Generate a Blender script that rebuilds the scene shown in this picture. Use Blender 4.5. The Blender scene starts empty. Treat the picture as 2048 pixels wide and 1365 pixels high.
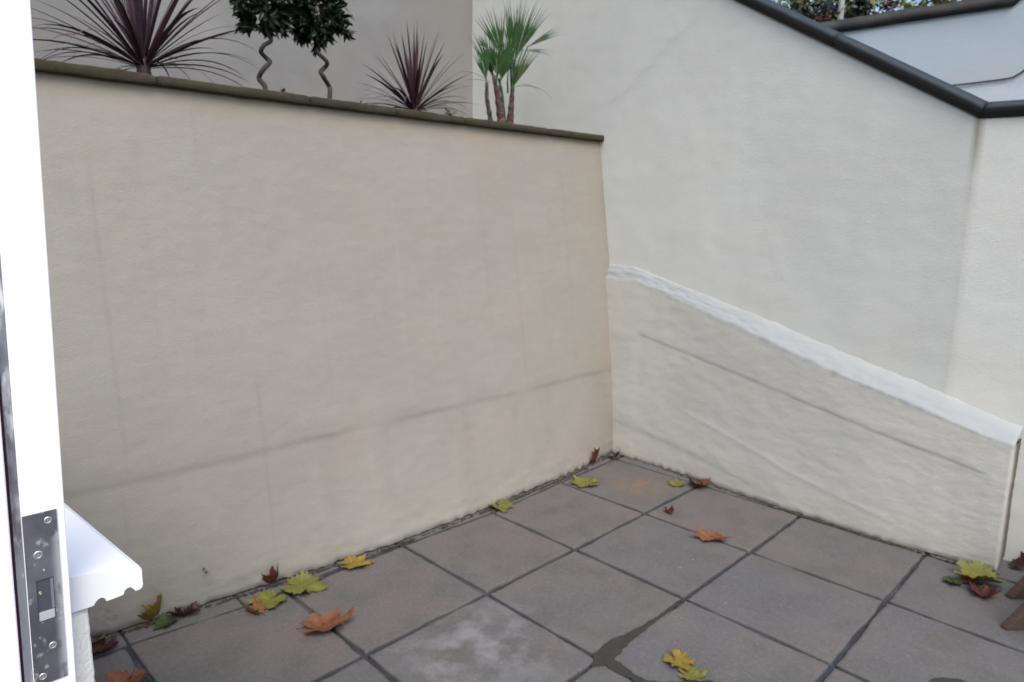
import bpy, bmesh, math, random
import numpy as np
from mathutils import Vector, Matrix, noise, Quaternion
random.seed(7)
R = math.radians
scene = bpy.context.scene
COL = scene.collection

# ------------------------------------------------------------------ camera
cam_d = bpy.data.cameras.new("camera"); cam = bpy.data.objects.new("camera", cam_d); COL.objects.link(cam)
cam_d.sensor_width = 36.0; cam_d.lens = 36.0 * 1339.57 / 2048.0
cam_d.clip_start = 0.02; cam_d.clip_end = 500
_p, _r, _y = -0.1693964, 0.0115332, -2.35444849
_f = Vector((math.cos(_p)*math.cos(_y), math.cos(_p)*math.sin(_y), math.sin(_p)))
_rt = _f.cross(Vector((0, 0, 1))).normalized(); _up = _rt.cross(_f)
_r2 = _rt*math.cos(_r) + _up*math.sin(_r); _u2 = -_rt*math.sin(_r) + _up*math.cos(_r)
cam.matrix_world = Matrix(((_r2.x, _u2.x, -_f.x, 3.58933), (_r2.y, _u2.y, -_f.y, 2.53085), (_r2.z, _u2.z, -_f.z, 1.54941), (0, 0, 0, 1)))
cam_d.dof.use_dof = True; cam_d.dof.focus_distance = 1.0; cam_d.dof.aperture_fstop = 8.0
scene.camera = cam
# ------------------------------------------------------------------ world, sun, exposure
SUN_EL, SUN_AZ = 54.0, 54.0       # azimuth measured from +X towards +Y
w = bpy.data.worlds.new("World"); scene.world = w; w.use_nodes = True
nt = w.node_tree; nt.nodes.clear()
sky = nt.nodes.new("ShaderNodeTexSky"); sky.sky_type = 'NISHITA'; sky.sun_disc = False
sky.sun_elevation = R(SUN_EL); sky.sun_rotation = R(90 - SUN_AZ)
sky.air_density = 1.0; sky.dust_density = 4.0; sky.ozone_density = 1.0
hs = nt.nodes.new("ShaderNodeHueSaturation"); hs.inputs['Saturation'].default_value = 0.95
bg = nt.nodes.new("ShaderNodeBackground"); bg.inputs['Strength'].default_value = 0.15
wo = nt.nodes.new("ShaderNodeOutputWorld")
nt.links.new(sky.outputs[0], hs.inputs['Color']); nt.links.new(hs.outputs[0], bg.inputs['Color']); nt.links.new(bg.outputs[0], wo.inputs['Surface'])
sd = bpy.data.lights.new("sun", 'SUN'); sd.energy = 1.1; sd.angle = R(50); sd.color = (1.0, 0.98, 0.96)
sun = bpy.data.objects.new("sun", sd); COL.objects.link(sun)
sdir = Vector((math.cos(R(SUN_EL))*math.cos(R(SUN_AZ)), math.cos(R(SUN_EL))*math.sin(R(SUN_AZ)), math.sin(R(SUN_EL))))
sun.rotation_euler = sdir.to_track_quat('Z', 'Y').to_euler(); sun.location = sdir*20
scene.view_settings.view_transform = 'Standard'; scene.view_settings.look = 'None'
scene.view_settings.exposure = 0.82; scene.view_settings.gamma = 1.0
scene.cycles.max_bounces = 8

# ------------------------------------------------------------------ helpers
def s2l(r, g, b):
    f = lambda c: (c/255/12.92) if c/255 <= .04045 else ((c/255+.055)/1.055)**2.4
    return (f(r), f(g), f(b), 1.0)

class M:
    """small node material builder"""
    def __init__(s, name, color, rough=.85, spec=.3, metal=0.0):
        s.m = bpy.data.materials.new(name); s.m.use_nodes = True; s.nt = s.m.node_tree
        s.b = s.nt.nodes['Principled BSDF']; s.b.inputs['Roughness'].default_value = rough
        s.b.inputs['Specular IOR Level'].default_value = spec; s.b.inputs['Metallic'].default_value = metal
        s.cur = s.n('ShaderNodeRGB'); s.cur.outputs[0].default_value = (*color[:3], 1); s.c = s.cur.outputs[0]
        s.tc = s.n('ShaderNodeTexCoord').outputs['Object']; s.bh = None
        s.l(s.c, s.b.inputs['Base Color'])
    def n(s, t): return s.nt.nodes.new(t)
    def l(s, a, b): s.nt.links.new(a, b)
    def noise(s, scale=5, detail=4, stretch=(1, 1, 1), off=0, rough=.55):
        mp = s.n('ShaderNodeMapping'); mp.inputs['Scale'].default_value = stretch; mp.inputs['Location'].default_value = (off, off*.7, off*.3)
        s.l(s.tc, mp.inputs['Vector']); t = s.n('ShaderNodeTexNoise'); t.inputs['Scale'].default_value = scale
        t.inputs['Detail'].default_value = detail; t.inputs['Roughness'].default_value = rough; s.l(mp.outputs[0], t.inputs['Vector']); return t.outputs['Fac']
    def ramp(s, fac, a, b, lo=0.0, hi=1.0):
        r = s.n('ShaderNodeMapRange'); r.inputs[1].default_value = a; r.inputs[2].default_value = b
        r.inputs[3].default_value = lo; r.inputs[4].default_value = hi; s.l(fac, r.inputs[0]); return r.outputs[0]
    def attr(s, name):
        a = s.n('ShaderNodeAttribute'); a.attribute_name = name; return a
    def mix(s, fac, col, mode='MIX'):
        mx = s.n('ShaderNodeMix'); mx.data_type = 'RGBA'; mx.blend_type = mode
        if isinstance(fac, (int, float)): mx.inputs[0].default_value = fac
        else: s.l(fac, mx.inputs[0])
        s.l(s.c, mx.inputs[6])
        if isinstance(col, tuple): mx.inputs[7].default_value = (*col[:3], 1)
        else: s.l(col, mx.inputs[7])
        s.c = mx.outputs[2]; s.l(s.c, s.b.inputs['Base Color']); return s
    def mul(s, a, b):
        m = s.n('ShaderNodeMath'); m.operation = 'MULTIPLY'
        for i, v in enumerate((a, b)):
            if isinstance(v, (int, float)): m.inputs[i].default_value = v
            else: s.l(v, m.inputs[i])
        return m.outputs[0]
    def bump(s, h, dist=.002, strength=1.0):
        b = s.n('ShaderNodeBump'); b.inputs['Distance'].default_value = dist; b.inputs['Strength'].default_value = strength
        s.l(h, b.inputs['Height'])
        if s.bh is not None: s.l(s.bh, b.inputs['Normal'])
        s.bh = b.outputs[0]; s.l(s.bh, s.b.inputs['Normal']); return s
    def rough(s, fac): s.l(fac, s.b.inputs['Roughness']); return s

def mesh_obj(name, verts, faces, mat=None, parent=None, smooth=True, attrs=None, mats=None, fmat=None):
    me = bpy.data.meshes.new(name); me.from_pydata([tuple(v) for v in verts], [], faces); me.update()
    if smooth: me.polygons.foreach_set('use_smooth', [True]*len(me.polygons))
    if attrs:
        for k, v in attrs.items():
            a = me.attributes.new(k, 'FLOAT', 'POINT'); a.data.foreach_set('value', np.asarray(v, dtype=np.float32))
    o = bpy.data.objects.new(name, me); COL.objects.link(o)
    for m in (mats or ([mat] if mat else [])): me.materials.append(m.m if isinstance(m, M) else m)
    if fmat is not None: me.polygons.foreach_set('material_index', fmat)
    if parent: o.parent = parent
    return o
def tag(o, label=None, cat=None, group=None, kind=None):
    if label: o['label'] = label
    if cat: o['category'] = cat
    if group: o['group'] = group
    if kind: o['kind'] = kind
    return o
def empty(name, loc, label, cat, group=None, rot=None):
    o = bpy.data.objects.new(name, None); COL.objects.link(o); o.location = loc; o.empty_display_size = .1
    if rot: o.rotation_euler = rot
    return tag(o, label, cat, group)
def child_local(o, root):          # mesh given in world coordinates, root unrotated: shift into root space
    o.data.transform(Matrix.Translation(-Vector(root.location))); o.parent = root; return o
def box(verts, faces, lo, hi):
    b = len(verts); (x0, y0, z0), (x1, y1, z1) = lo, hi
    verts += [(x0,y0,z0),(x1,y0,z0),(x1,y1,z0),(x0,y1,z0),(x0,y0,z1),(x1,y0,z1),(x1,y1,z1),(x0,y1,z1)]
    faces += [tuple(b+i for i in f) for f in ((0,3,2,1),(4,5,6,7),(0,1,5,4),(1,2,6,5),(2,3,7,6),(3,0,4,7))]
def bevel(o, wdt, seg=2):
    bm = bmesh.new(); bm.from_mesh(o.data)
    bmesh.ops.bevel(bm, geom=[e for e in bm.edges if e.calc_face_angle(0) > .5], offset=wdt, segments=seg, affect='EDGES', profile=.5)
    bm.to_mesh(o.data); bm.free(); return o
def N(x, y=0., z=0.): return noise.noise(Vector((x, y, z)))
def FB(x, y=0., z=0., o=4): return noise.fractal(Vector((x, y, z)), 1.0, 2.0, o)
def interp(t, pts):
    return float(np.interp(t, [p[0] for p in pts], [p[1] for p in pts]))
def gauss(d, s): return math.exp(-(d/s)**2)
def tube(verts, faces, pts, rad, seg=8, cap=True):
    base = len(verts); n = len(pts); pts = [Vector(p) for p in pts]
    up = Vector((.3, .2, 1)).normalized()
    for i, p in enumerate(pts):
        t = (pts[min(i+1, n-1)] - pts[max(i-1, 0)]).normalized()
        a = t.cross(Vector((.9, .1, .05))); a.normalize(); b = t.cross(a)
        r = rad[i] if hasattr(rad, '__len__') else rad
        for k in range(seg):
            q = 2*math.pi*k/seg; verts.append(tuple(p + a*math.cos(q)*r + b*math.sin(q)*r))
    for i in range(n-1):
        for k in range(seg):
            faces.append((base+i*seg+k, base+i*seg+(k+1) % seg, base+(i+1)*seg+(k+1) % seg, base+(i+1)*seg+k))
    if cap:
        faces.append(tuple(base+k for k in range(seg))[::-1]); faces.append(tuple(base+(n-1)*seg+k for k in range(seg)))

# ------------------------------------------------------------------ materials
def render_mat(name, base, warm, dirt, light=None):
    m = M(name, base, rough=.88, spec=.25)
    m.mix(m.ramp(m.noise(1.3, 3, (1, 1, .5)), .35, .7, 0, .35), tuple(c*.86 for c in base[:3]))
    m.mix(m.ramp(m.noise(9, 5, (1, 1, .35), 3), .45, .75, 0, .22), tuple(c*.83 for c in base[:3]))
    m.mix(m.ramp(m.noise(2.2, 3, (1, 1, 1.6), 9), .5, .75, 0, .2), warm)
    m.mix(m.ramp(m.noise(170, 3, (1, 1, 2.0), 5), .48, .7, 0, .30), tuple(c*.75 for c in base[:3]))
    m.mix(m.attr('warm').outputs['Fac'], warm)
    m.mix(m.attr('pale').outputs['Fac'], light or (.72, .73, .75))
    m.mix(m.attr('stain_shade').outputs['Fac'], dirt)  # carries stains, darker bands and the shade painted on the plinth end
    m.bump(m.noise(40, 4, (1, 1, 1.8)), .0025, .3)
    m.bump(m.noise(170, 4, (1, 1, 2.2), 2), .0022, .85)
    return m
CREAM = render_mat("cream_masonry_paint", (.276, .267, .236), (.290, .252, .195), (.12, .11, .098), (.36, .355, .33))
PALE = render_mat("pale_masonry_paint", (.466, .486, .468), (.46, .455, .395), (.13, .12, .09), (.52, .55, .56))
PLINTH = render_mat("rough_plinth_paint", (.412, .418, .388), (.40, .375, .31), (.085, .08, .06), (.262, .286, .298))  # last colour darkens the plinth ledge to offset the light it catches
BACK = render_mat("grey_planter_paint", (.215, .218, .216), (.24, .222, .185), (.18, .17, .14))  # grey base colour, darker than the other wall paints
WHITEW = render_mat("white_masonry_paint", (.34, .40, .45), (.34, .36, .35), (.10, .11, .13), (.47, .51, .56))
GLOSS = M("white_gloss_paint", (.90, .90, .92), rough=.35, spec=.5)
GLOSS.bump(GLOSS.noise(30, 3), .0006, .4)
SILLM = M("sill_white_paint", (.80, .83, .87), rough=.45, spec=.4); SILLM.bump(SILLM.noise(60, 3), .0005, .5)
HOUSEM = M("house_white_render", (.86, .85, .80), rough=.9); HOUSEM.bump(HOUSEM.noise(170, 3), .002, .8)
COPM = M("mossy_coping_stone", (.044, .036, .023), rough=.95)
COPM.mix(COPM.ramp(COPM.noise(6, 5), .4, .7), (.034, .031, .017)); COPM.mix(COPM.ramp(COPM.noise(38, 5, off=4), .5, .75, 0, .7), (.058, .048, .034))
COPM.mix(COPM.ramp(COPM.noise(3, 3, off=8), .55, .7, 0, .6), (.03, .026, .022)); COPM.bump(COPM.noise(60, 5), .004, .8)
SLATE = M("dark_painted_coping", (.009, .021, .031), rough=.65, spec=.4)
SLATE.mix(SLATE.ramp(SLATE.noise(14, 5), .52, .75, 0, .7), (.024, .032, .024)); SLATE.mix(SLATE.attr('under').outputs['Fac'], (.024, .021, .019))
SLATE.mix(SLATE.ramp(SLATE.noise(55, 4, off=2), .6, .75, 0, .5), (.05, .05, .047)); SLATE.bump(SLATE.noise(45, 4), .003, .6)
SOIL = M("planter_soil", (.022, .016, .011), rough=1); SOIL.mix(SOIL.ramp(SOIL.noise(30, 4), .45, .7), (.05, .035, .022)); SOIL.bump(SOIL.noise(40, 5), .02, 1)

SLAB = M("concrete_slab", (.099, .092, .089), rough=.8, spec=.35)
a = SLAB.attr('tone').outputs['Fac']; SLAB.mix(a, (.084, .087, .098))
SLAB.mix(SLAB.ramp(SLAB.noise(2.6, 4), .40, .64, 0, .55), (.116, .096, .087))
SLAB.mix(SLAB.ramp(SLAB.noise(5.5, 5, off=6), .46, .64, 0, .65), (.074, .073, .071))
SLAB.mix(SLAB.ramp(SLAB.noise(85, 4, off=1, rough=.75), .5, .68, 0, .55), (.145, .136, .13)); SLAB.mix(SLAB.ramp(SLAB.noise(60, 4, off=31, rough=.75), .52, .70, 0, .6), (.062, .058, .056))
e_ = SLAB.mul(SLAB.attr('bloom').outputs['Fac'], SLAB.ramp(SLAB.noise(9, 6, off=12), .45, .62)); SLAB.mix(e_, (.19, .195, .205))
SLAB.mix(SLAB.mul(SLAB.attr('ochre').outputs['Fac'], SLAB.ramp(SLAB.noise(20, 4, off=3), .35, .6)), (.16, .105, .065))
SLAB.mix(SLAB.ramp(SLAB.noise(3.2, 6, (1.6, 1, 1), 17, .7), .60, .72, 0, .45), (.135, .132, .135)); SLAB.mix(SLAB.ramp(SLAB.noise(45, 1, off=21), .80, .82, 0, .7), (.28, .28, .28)); SLAB.mix(SLAB.attr('grime').outputs['Fac'], (.036, .040, .046)); SLAB.bump(SLAB.noise(110, 4), .0015, .6)
MORT = M("damp_joint_mortar", (.026, .030, .037), rough=.9)
MORT.mix(MORT.ramp(MORT.noise(2.1, 3), .48, .60), (.030, .028, .022)); MORT.mix(MORT.ramp(MORT.noise(2.6, 4, off=9), .50, .62, 0, .8), (.075, .077, .084)); MORT.mix(MORT.ramp(MORT.noise(1.9, 3, off=15), .52, .62, 0, .7), (.030, .040, .058)); MORT.mix(MORT.ramp(MORT.noise(40, 4, off=2), .5, .75, 0, .6), (.055, .056, .059)); MORT.bump(MORT.noise(60, 4), .004, .8)
WET = M("damp_silt", (.021, .020, .015), rough=.75, spec=.5); WET.mix(WET.ramp(WET.noise(25, 4), .45, .7), (.029, .027, .020)); WET.bump(WET.noise(60, 4), .002, .6)
DEBRIS = M("dirt_debris", (.035, .03, .022), rough=1); DEBRIS.mix(DEBRIS.ramp(DEBRIS.noise(60, 3), .5, .7), (.06, .062, .03))

# ------------------------------------------------------------------ ground and paving
def wbase(x):   # foot of the left retaining wall
    return interp(x, [(-.3, -.15), (-.05, -.135), (.25, -.09), (.58, -.062), (1.26, -.042), (1.83, -.046), (2.385, -.10), (2.99, -.176), (3.6, -.22)])
V, F = [], []
box(V, F, (-60, -60, -.5), (60, 60, -.012)); g = mesh_obj('ground', V, F, MORT, smooth=False); tag(g, kind='structure')
def ystrip(x): return interp(x, [(-.3, -.06), (.1, -.05), (.569, -.029), (1.165, .012), (1.5, -.011), (1.83, -.02), (2.16, -.036), (2.4, -.008), (2.7, -.03), (2.99, -.068), (3.6, -.08)])
slV, slF, tone, bloom, ochre, grime = [], [], [], [], [], []
def slab(poly, t, bl=0., oc=None, hgt=0.0):
    """irregular paving slab: dense jittered outline, worn edge, flat top"""
    n = 26; P = []
    for i in range(4):
        a, b = poly[i], poly[(i+1) % 4]; L = math.dist(a, b); m = max(6, int(L/.02))
        nx, ny = (b[1]-a[1])/L, -(b[0]-a[0])/L
        for k in range(m):
            s = k/m; x = a[0]+(b[0]-a[0])*s; y = a[1]+(b[1]-a[1])*s
            j = .0075*FB(x*6, y*6, 3.1) + .0026*N(x*55, y*55, 1)
            if k == 0: j = 0; 
            P.append((x+nx*j, y+ny*j))
    cx = sum(p[0] for p in P)/len(P); cy = sum(p[1] for p in P)/len(P); tilt = (random.uniform(-.003, .003), random.uniform(-.003, .003))
    base = len(slV); m = len(P)
    rings = [(1.0, -.03, 1, 1), (1.0, -.006, .9, 1), (.996, -.002, .75, 1), (.985, 0, .18, 1), (.95, 0, 0, 1), (.8, 0, 0, 1), (.6, 0, 0, 1), (.4, 0, 0, 1), (.2, 0, 0, 1)]
    for sc, dz, gr, _ in rings:
        for (x, y) in P:
            X = cx+(x-cx)*sc; Y = cy+(y-cy)*sc
            z = dz + hgt + (X-cx)*tilt[0] + (Y-cy)*tilt[1] + .0012*N(X*3, Y*3, 5)
            slV.append((X, Y, z)); tone.append(min(1, max(0, t+.3*FB(X*1.5, Y*1.5, 8)))); bloom.append(bl*max(0, 1-math.dist((X, Y), (2.08, .82))/.42)*.85 if bl else .12*max(0, N(X*2, Y*2, 9)))
            ochre.append(0 if not oc else gauss(math.dist((X, Y), oc[:2]), oc[2])); grime.append(gr*(.55+.5*N(X*6, Y*6, 2)))
    for r in range(len(rings)-1):
        for k in range(m):
            slF.append((base+r*m+k, base+r*m+(k+1) % m, base+(r+1)*m+(k+1) % m, base+(r+1)*m+k))
    slF.append(tuple(base+(len(rings)-1)*m+k for k in range(m)))
GX = [-.62, 0.015, .61, 1.212, 1.794, 2.396, 3.0, 3.6, 4.2]
GY = [None, .592, 1.2, 1.803, 2.41, 3.02, 3.6]
def gp(i, j):
    x = GX[i] + .008*N(i*3.1, j*2.7, 1)
    if j == 0: return (x, ystrip(x))
    return (x + (.004*N(i*7, j*5, 2)), GY[j] + .008*N(i*2.3, j*4.1, 7))
tones = {}
trng = random.Random(3)
for i in range(len(GX)-1):
    for j in range(len(GY)-1):
        p = [gp(i, j), gp(i+1, j), gp(i+1, j+1), gp(i, j+1)]
        gap = .0082 if (i + j) % 3 else .0105
        cx = sum(q[0] for q in p)/4; cy = sum(q[1] for q in p)/4
        q = [(x - math.copysign(gap, x-cx), y - math.copysign(gap, y-cy)) for x, y in p]
        t = {(2, 1): .55, (1, 0): .25, (2, 0): .1, (3, 0): .0, (4, 0): .05, (1, 1): .1, (3, 1): .2, (4, 1): .6, (1, 2): .5, (2, 2): .85, (1, 3): .8, (2, 3): .9, (3, 2): .9, (0, 3): .8, (5, 0): .1}.get((i, j), trng.random()*.7)
        slab(q, t, 1.0 if (i, j) in ((3, 1), (4, 1)) else 0., (.30, .33, .12) if (i, j) == (1, 0) else None)
# narrow cut slabs between the full slabs and the left wall
xs = [-.15, .3, .575, 1.2, 1.8, 2.12, 2.57, 2.99, 3.4]
for a, b in zip(xs[:-1], xs[1:]):
    slab([(a+.006, wbase(a)-.07), (b-.006, wbase(b)-.07), (b-.006, ystrip(b)-.011), (a+.006, ystrip(a)-.011)], .35, hgt=-.003)
pav = mesh_obj('paving', slV, slF, SLAB, attrs=dict(tone=tone, bloom=bloom, ochre=ochre, grime=grime)); tag(pav, kind='structure')

# dried / damp silt lying over the joint crossing
def blob(name, pts, z, mat, kind=None, seed=0):
    n = len(pts); P = []
    for i in range(n):      # Catmull-Rom outline
        p0, p1, p2, p3 = (Vector(pts[(i+k-1) % n]) for k in range(4))
        for k in range(16):
            t = k/16; v = .5*((2*p1)+(-p0+p2)*t+(2*p0-5*p1+4*p2-p3)*t*t+(-p0+3*p1-3*p2+p3)*t**3)
            v += Vector((N(v.x*30, v.y*30, seed), N(v.x*30, v.y*30, seed+5)))*.008+Vector((N(v.x*110, v.y*110, seed), N(v.x*110, v.y*110, seed+5)))*.003
            P.append(v)
    V, F = [], []; m = len(P)
    for p in P: V.append((p.x, p.y, z-.003))
    for k, p in enumerate(P):
        t = (P[(k+1) % m]-P[k-1]).normalized(); nrm = Vector((t.y, -t.x)); a2 = sum(P[q].x*P[(q+1) % m].y-P[(q+1) % m].x*P[q].y for q in range(0, m))
        q = p-nrm*.002*(1 if a2 > 0 else -1); V.append((q.x, q.y, z))
    for k in range(m): F.append((k, (k+1) % m, m+(k+1) % m, m+k))
    F.append(tuple(m+k for k in range(m)))
    o = mesh_obj(name, V, F, mat, smooth=False); bm = bmesh.new(); bm.from_mesh(o.data)
    bmesh.ops.recalc_face_normals(bm, faces=bm.faces[:]); bmesh.ops.triangulate(bm, faces=[f for f in bm.faces if len(f.verts) > 4]); bm.to_mesh(o.data); bm.free()
    return o
b1 = blob('silt_patch', [(1.205, 1.192), (1.32, 1.196), (1.45, 1.190), (1.58, 1.178), (1.68, 1.160), (1.77, 1.168), (1.83, 1.188), (1.845, 1.215), (1.80, 1.238), (1.73, 1.236), (1.66, 1.224), (1.56, 1.216), (1.45, 1.211), (1.32, 1.210)], .0040, WET)
b1b = blob('silt_patch', [(1.765, 1.218), (1.800, 1.222), (1.812, 1.27), (1.808, 1.33), (1.800, 1.40), (1.778, 1.40), (1.772, 1.33), (1.758, 1.27)], .0049, WET, seed=9); tag(b1b, kind='structure')
tag(b1, kind='structure')
b2 = blob('silt_patch', [(1.785, 1.37), (1.75, 1.42), (1.70, 1.47), (1.64, 1.51), (1.60, 1.59), (1.66, 1.60), (1.73, 1.54), (1.785, 1.46), (1.80, 1.40)], .0058, WET, seed=3)
tag(b2, kind='structure')
b3 = blob('silt_patch', [(1.06, 2.075), (1.0, 2.11), (.97, 2.17), (1.02, 2.26), (1.10, 2.24), (1.13, 2.14)], .0035, WET, seed=6)
tag(b3, kind='structure')

# ------------------------------------------------------------------ left retaining wall
TOPY = -.38
def topz(x): return interp(x, [(-.16, 2.123), (.8, 2.103), (1.8, 2.084), (3.04, 2.064), (3.6, 2.058)])
lines = [(2.918, .60, 1.80, .35, .006), (2.947, .12, .60, .3, .006), (2.362, .9, .95, .5, .006), (2.388, .02, .95, .55, .006), (1.612, .55, 1.80, -.35, .007), (1.885, .02, .60, -.3, .006),
         (1.012, .9, 1.9, .22, .007), (1.03, .28, .9, -.2, .006), (2.53, 1.7, 2.04, .3, .006), (.77, .6, 1.70, .3, .007), (2.16, .10, .54, -.3, .006), (1.313, .12, .74, -.28, .006), (.52, .05, .5, -.25, .006),
         (2.63, .1, .5, -.2, .01), (1.40, .7, 1.9, -.15, .008), (2.05, .7, 1.5, .14, .008), (.30, .6, 2.0, .25, .008), (2.75, .8, 1.9, .12, .01), (1.75, .1, .5, -.2, .005)]
V, F, st, wm, pl = [], [], [], [], []
xs = np.arange(-.22, 3.42, .0125); nz = 175
for ix, x in enumerate(xs):
    x = float(x); zt = topz(x); bow = wbase(x)+.08
    bot = .004 + .010*abs(FB(x*7, 0, 4)) + .006*N(x*40, 1, 1)
    for k in range(nz):
        z = bot + (zt-bot)*k/(nz-1)
        y = -.08 + (TOPY+.08)*z/zt + bow*math.exp(-z/.30)
        zg = .592 + .012*N(x*1.7, 0, 3) + .006*N(x*11, 0, 3) - .012*(x > 2.6)*(x-2.6)
        step = 1/(1+math.exp((z-zg)/.009))
        d = -.0026*step*(.6+.8*abs(N(x*2.2, 5, 5))) + .003*FB(x*2.5, z*3.5, 2) + .0011*FB(x*14, z*26, 6)
        lowrough = gauss(z, .16); d += lowrough*.004*FB(x*9, z*14, 9)
        d -= .012*max(0, 1-(z-bot)/.02)*(.6+N(x*25, 3, 3))
        s = .29*gauss(z-zg+.003, .013)*(.75+.9*N(x*3, 0, 5)) + .10*gauss(z-zg-.03, .035)*max(0, .5+N(x*4, 0, 6))  # darker band along the step in the render
        p = 0.; wv = 0.
        for lx, z0, z1, a, wd in lines:
            if abs(x-lx) < .05:
                q = min(1, max(0, (z-z0)/.12))*min(1, max(0, (z1-z)/.12)); dx = x-lx-.004*N(z*4, lx, 0)
                e = q*gauss(dx, wd)*(.7+.6*N(z*7, lx*9, 2))
                if a > 0: s += a*e*.5; d -= .0010*e
                else: p += -a*e*.55; d += .0012*e
        tb = .11+.06*N(x*2.2, 0, 8)
        wv += .55*max(0, min(1, (z-(zt-tb))/.07)) + .5*gauss(max(0, x+.10), .14)*(.6+.5*N(1, z*3, 4))
        wv += .35*max(0, FB(x*3, z*1.2, 12))*min(1, max(0, (z-1.2)/.6))
        s += .22*gauss(x+.13, .05)*(.6+.7*N(2, z*5, 4)) + .28*gauss(z-bot, .012)*(1+N(x*30, 0, 1)) + .10*gauss(z-zt, .02)  # darker near the corner, along the foot and just below the coping
        s += .9*max(0, N(x*90, z*90, 3)-.12)*(gauss(math.dist((x, z), (.349, .878)), .035)+gauss(math.dist((x, z), (3.04, .075)), .045)*1.3)*2
        s += .14*max(0, FB(x*5, z*1.5, 20))*(z < zg)
        st.append(min(1, max(0, s))); wm.append(min(1, max(0, wv))); pl.append(min(.6, max(0, p+.25*gauss(z-zg+.02, .02)*max(0, N(x*5, 2, 2)))))
        V.append((x, y+d, z))
n_x = len(xs)
for i in range(n_x-1):
    for k in range(nz-1):
        a = i*nz+k; F.append((a, a+1, a+nz+1, a+nz))
# thickness: back and top
b = len(V)
for i, x in enumerate(xs):
    V += [(float(x), -.62, topz(float(x))), (float(x), -.62, -.02), (float(x), wbase(float(x))-.05, -.02)]; st += [0]*3; wm += [0]*3; pl += [0]*3
for i in range(n_x-1):
    t0, t1 = i*nz+nz-1, (i+1)*nz+nz-1; q = b+i*3
    F += [(t0, q, q+3, t1), (q, q+1, q+4, q+3), (q+1, q+2, q+5, q+4)]
lw = mesh_obj('retaining_wall', V, F, CREAM, attrs=dict(stain_shade=st, warm=wm, pale=pl))
rw_root = empty('retaining_wall', (1.6, -.3, 0), "cream painted rendered retaining wall with a mossy stone coping, holding up the planter", "wall")
lw.name = 'wall_face'; child_local(lw, rw_root)
# coping stones
joints = [-.165, .42, 1.10, 1.55, 2.02, 2.66, 3.42]
def coping_stone(x0, x1, endround=False):
    V, F = [], []; prof = [(-.66, 0.0), (-.348, 0.0), (-.345, .003), (-.344, .016), (-.3445, .031), (-.348, .035), (-.66, .037)]
    n = max(4, int((x1-x0)/.02)); m = len(prof)
    for i in range(n+1):
        x = x0+.001+(x1-x0-.002)*i/n; zt = topz(x)
        e = max(0, 1-min(x-x0, x1-x)/.012)
        if endround: e = max(e, 1.0*max(0, 1-(x-x0)/.02))
        for (py, pz) in prof:
            j = .0022*FB(x*9, py*9, pz*40+2)+.0012*N(x*60, py*30, pz*90); front = py > -.5
            zz = pz + (j*.9 if front else 0); yy = py + (j*1.6 - e*.006 if front else 0)
            if pz < .01 and front: zz -= .004*max(0, N(x*8, 0, 17)+.3)
            V.append((x, yy, zt + .0005 + .0185+(zz-.0185)*(1-.22*e)))
    for i in range(n):
        for k in range(m-1): F.append((i*m+k, i*m+k+1, (i+1)*m+k+1, (i+1)*m+k))
        F.append((i*m+m-1, i*m, (i+1)*m, (i+1)*m+m-1))
    F.append(tuple(range(m))); F.append(tuple(n*m+k for k in range(m))[::-1])
    return mesh_obj('coping_stone', V, F, COPM)
for i, (a, c) in enumerate(zip(joints[:-1], joints[1:])):
    child_local(coping_stone(a, c, i == 0), rw_root)
# drill hole plug
V, F = [], []; tube(V, F, [(2.693, -.118, .172), (2.693, -.088, .170)], .006, 10)
child_local(mesh_obj('fixing_plug', V, F, M("grey_plug", (.09, .095, .10), .7)), rw_root)

# ------------------------------------------------------------------ planter soil + back wall
V, F = [], []; nx, ny = 120, 40
for i in range(nx+1):
    for j in range(ny+1):
        x = -.2+3.8*i/nx; y = -1.75+1.14*j/ny
        V.append((x, y, 2.115+.02*FB(x*4, y*4, 1)+.012*N(x*25, y*25, 1)+.03*gauss(math.dist((x, y), (1.72, -.72)), .07)+.03*gauss(math.dist((x, y), (1.2, -.72)), .1)+.02*gauss(math.dist((x, y), (.42, -.7)), .12)))
for i in range(nx):
    for j in range(ny): a = i*(ny+1)+j; F.append((a, a+ny+1, a+ny+2, a+1))
tag(mesh_obj('soil', V, F, SOIL), kind='structure')
V, F, st, wm, pl = [], [], [], [], []; nx, nz = 170, 110
for i in range(nx+1):
    for k in range(nz+1):
        x = -.3+4.6*i/nx; z = 1.9+2.7*k/nz
        V.append((x, -1.68+.006*FB(x*2, z*2, 3)+.0015*N(x*15, z*15, 1), z))
        st.append(.12*max(0, FB(x*2, z*.8, 4))); wm.append(min(1, .35*gauss(x+.05, .22)+.25*max(0, FB(x*1.3, z*.9, 6)))); pl.append(.12*max(0, FB(x*1.7, z*1.7, 11)))
for i in range(nx):
    for k in range(nz): a = i*(nz+1)+k; F.append((a, a+1, a+nz+2, a+nz+1))
b = len(V); box(V, F, (-.3, -1.95, 1.9), (4.3, -1.70, 4.6)); st += [0]*8; wm += [0]*8; pl += [0]*8
tag(mesh_obj('boundary_wall', V, F, BACK, attrs=dict(stain_shade=st, warm=wm, pale=pl)), "grey rendered wall standing behind the planted bed", "wall")

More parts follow.
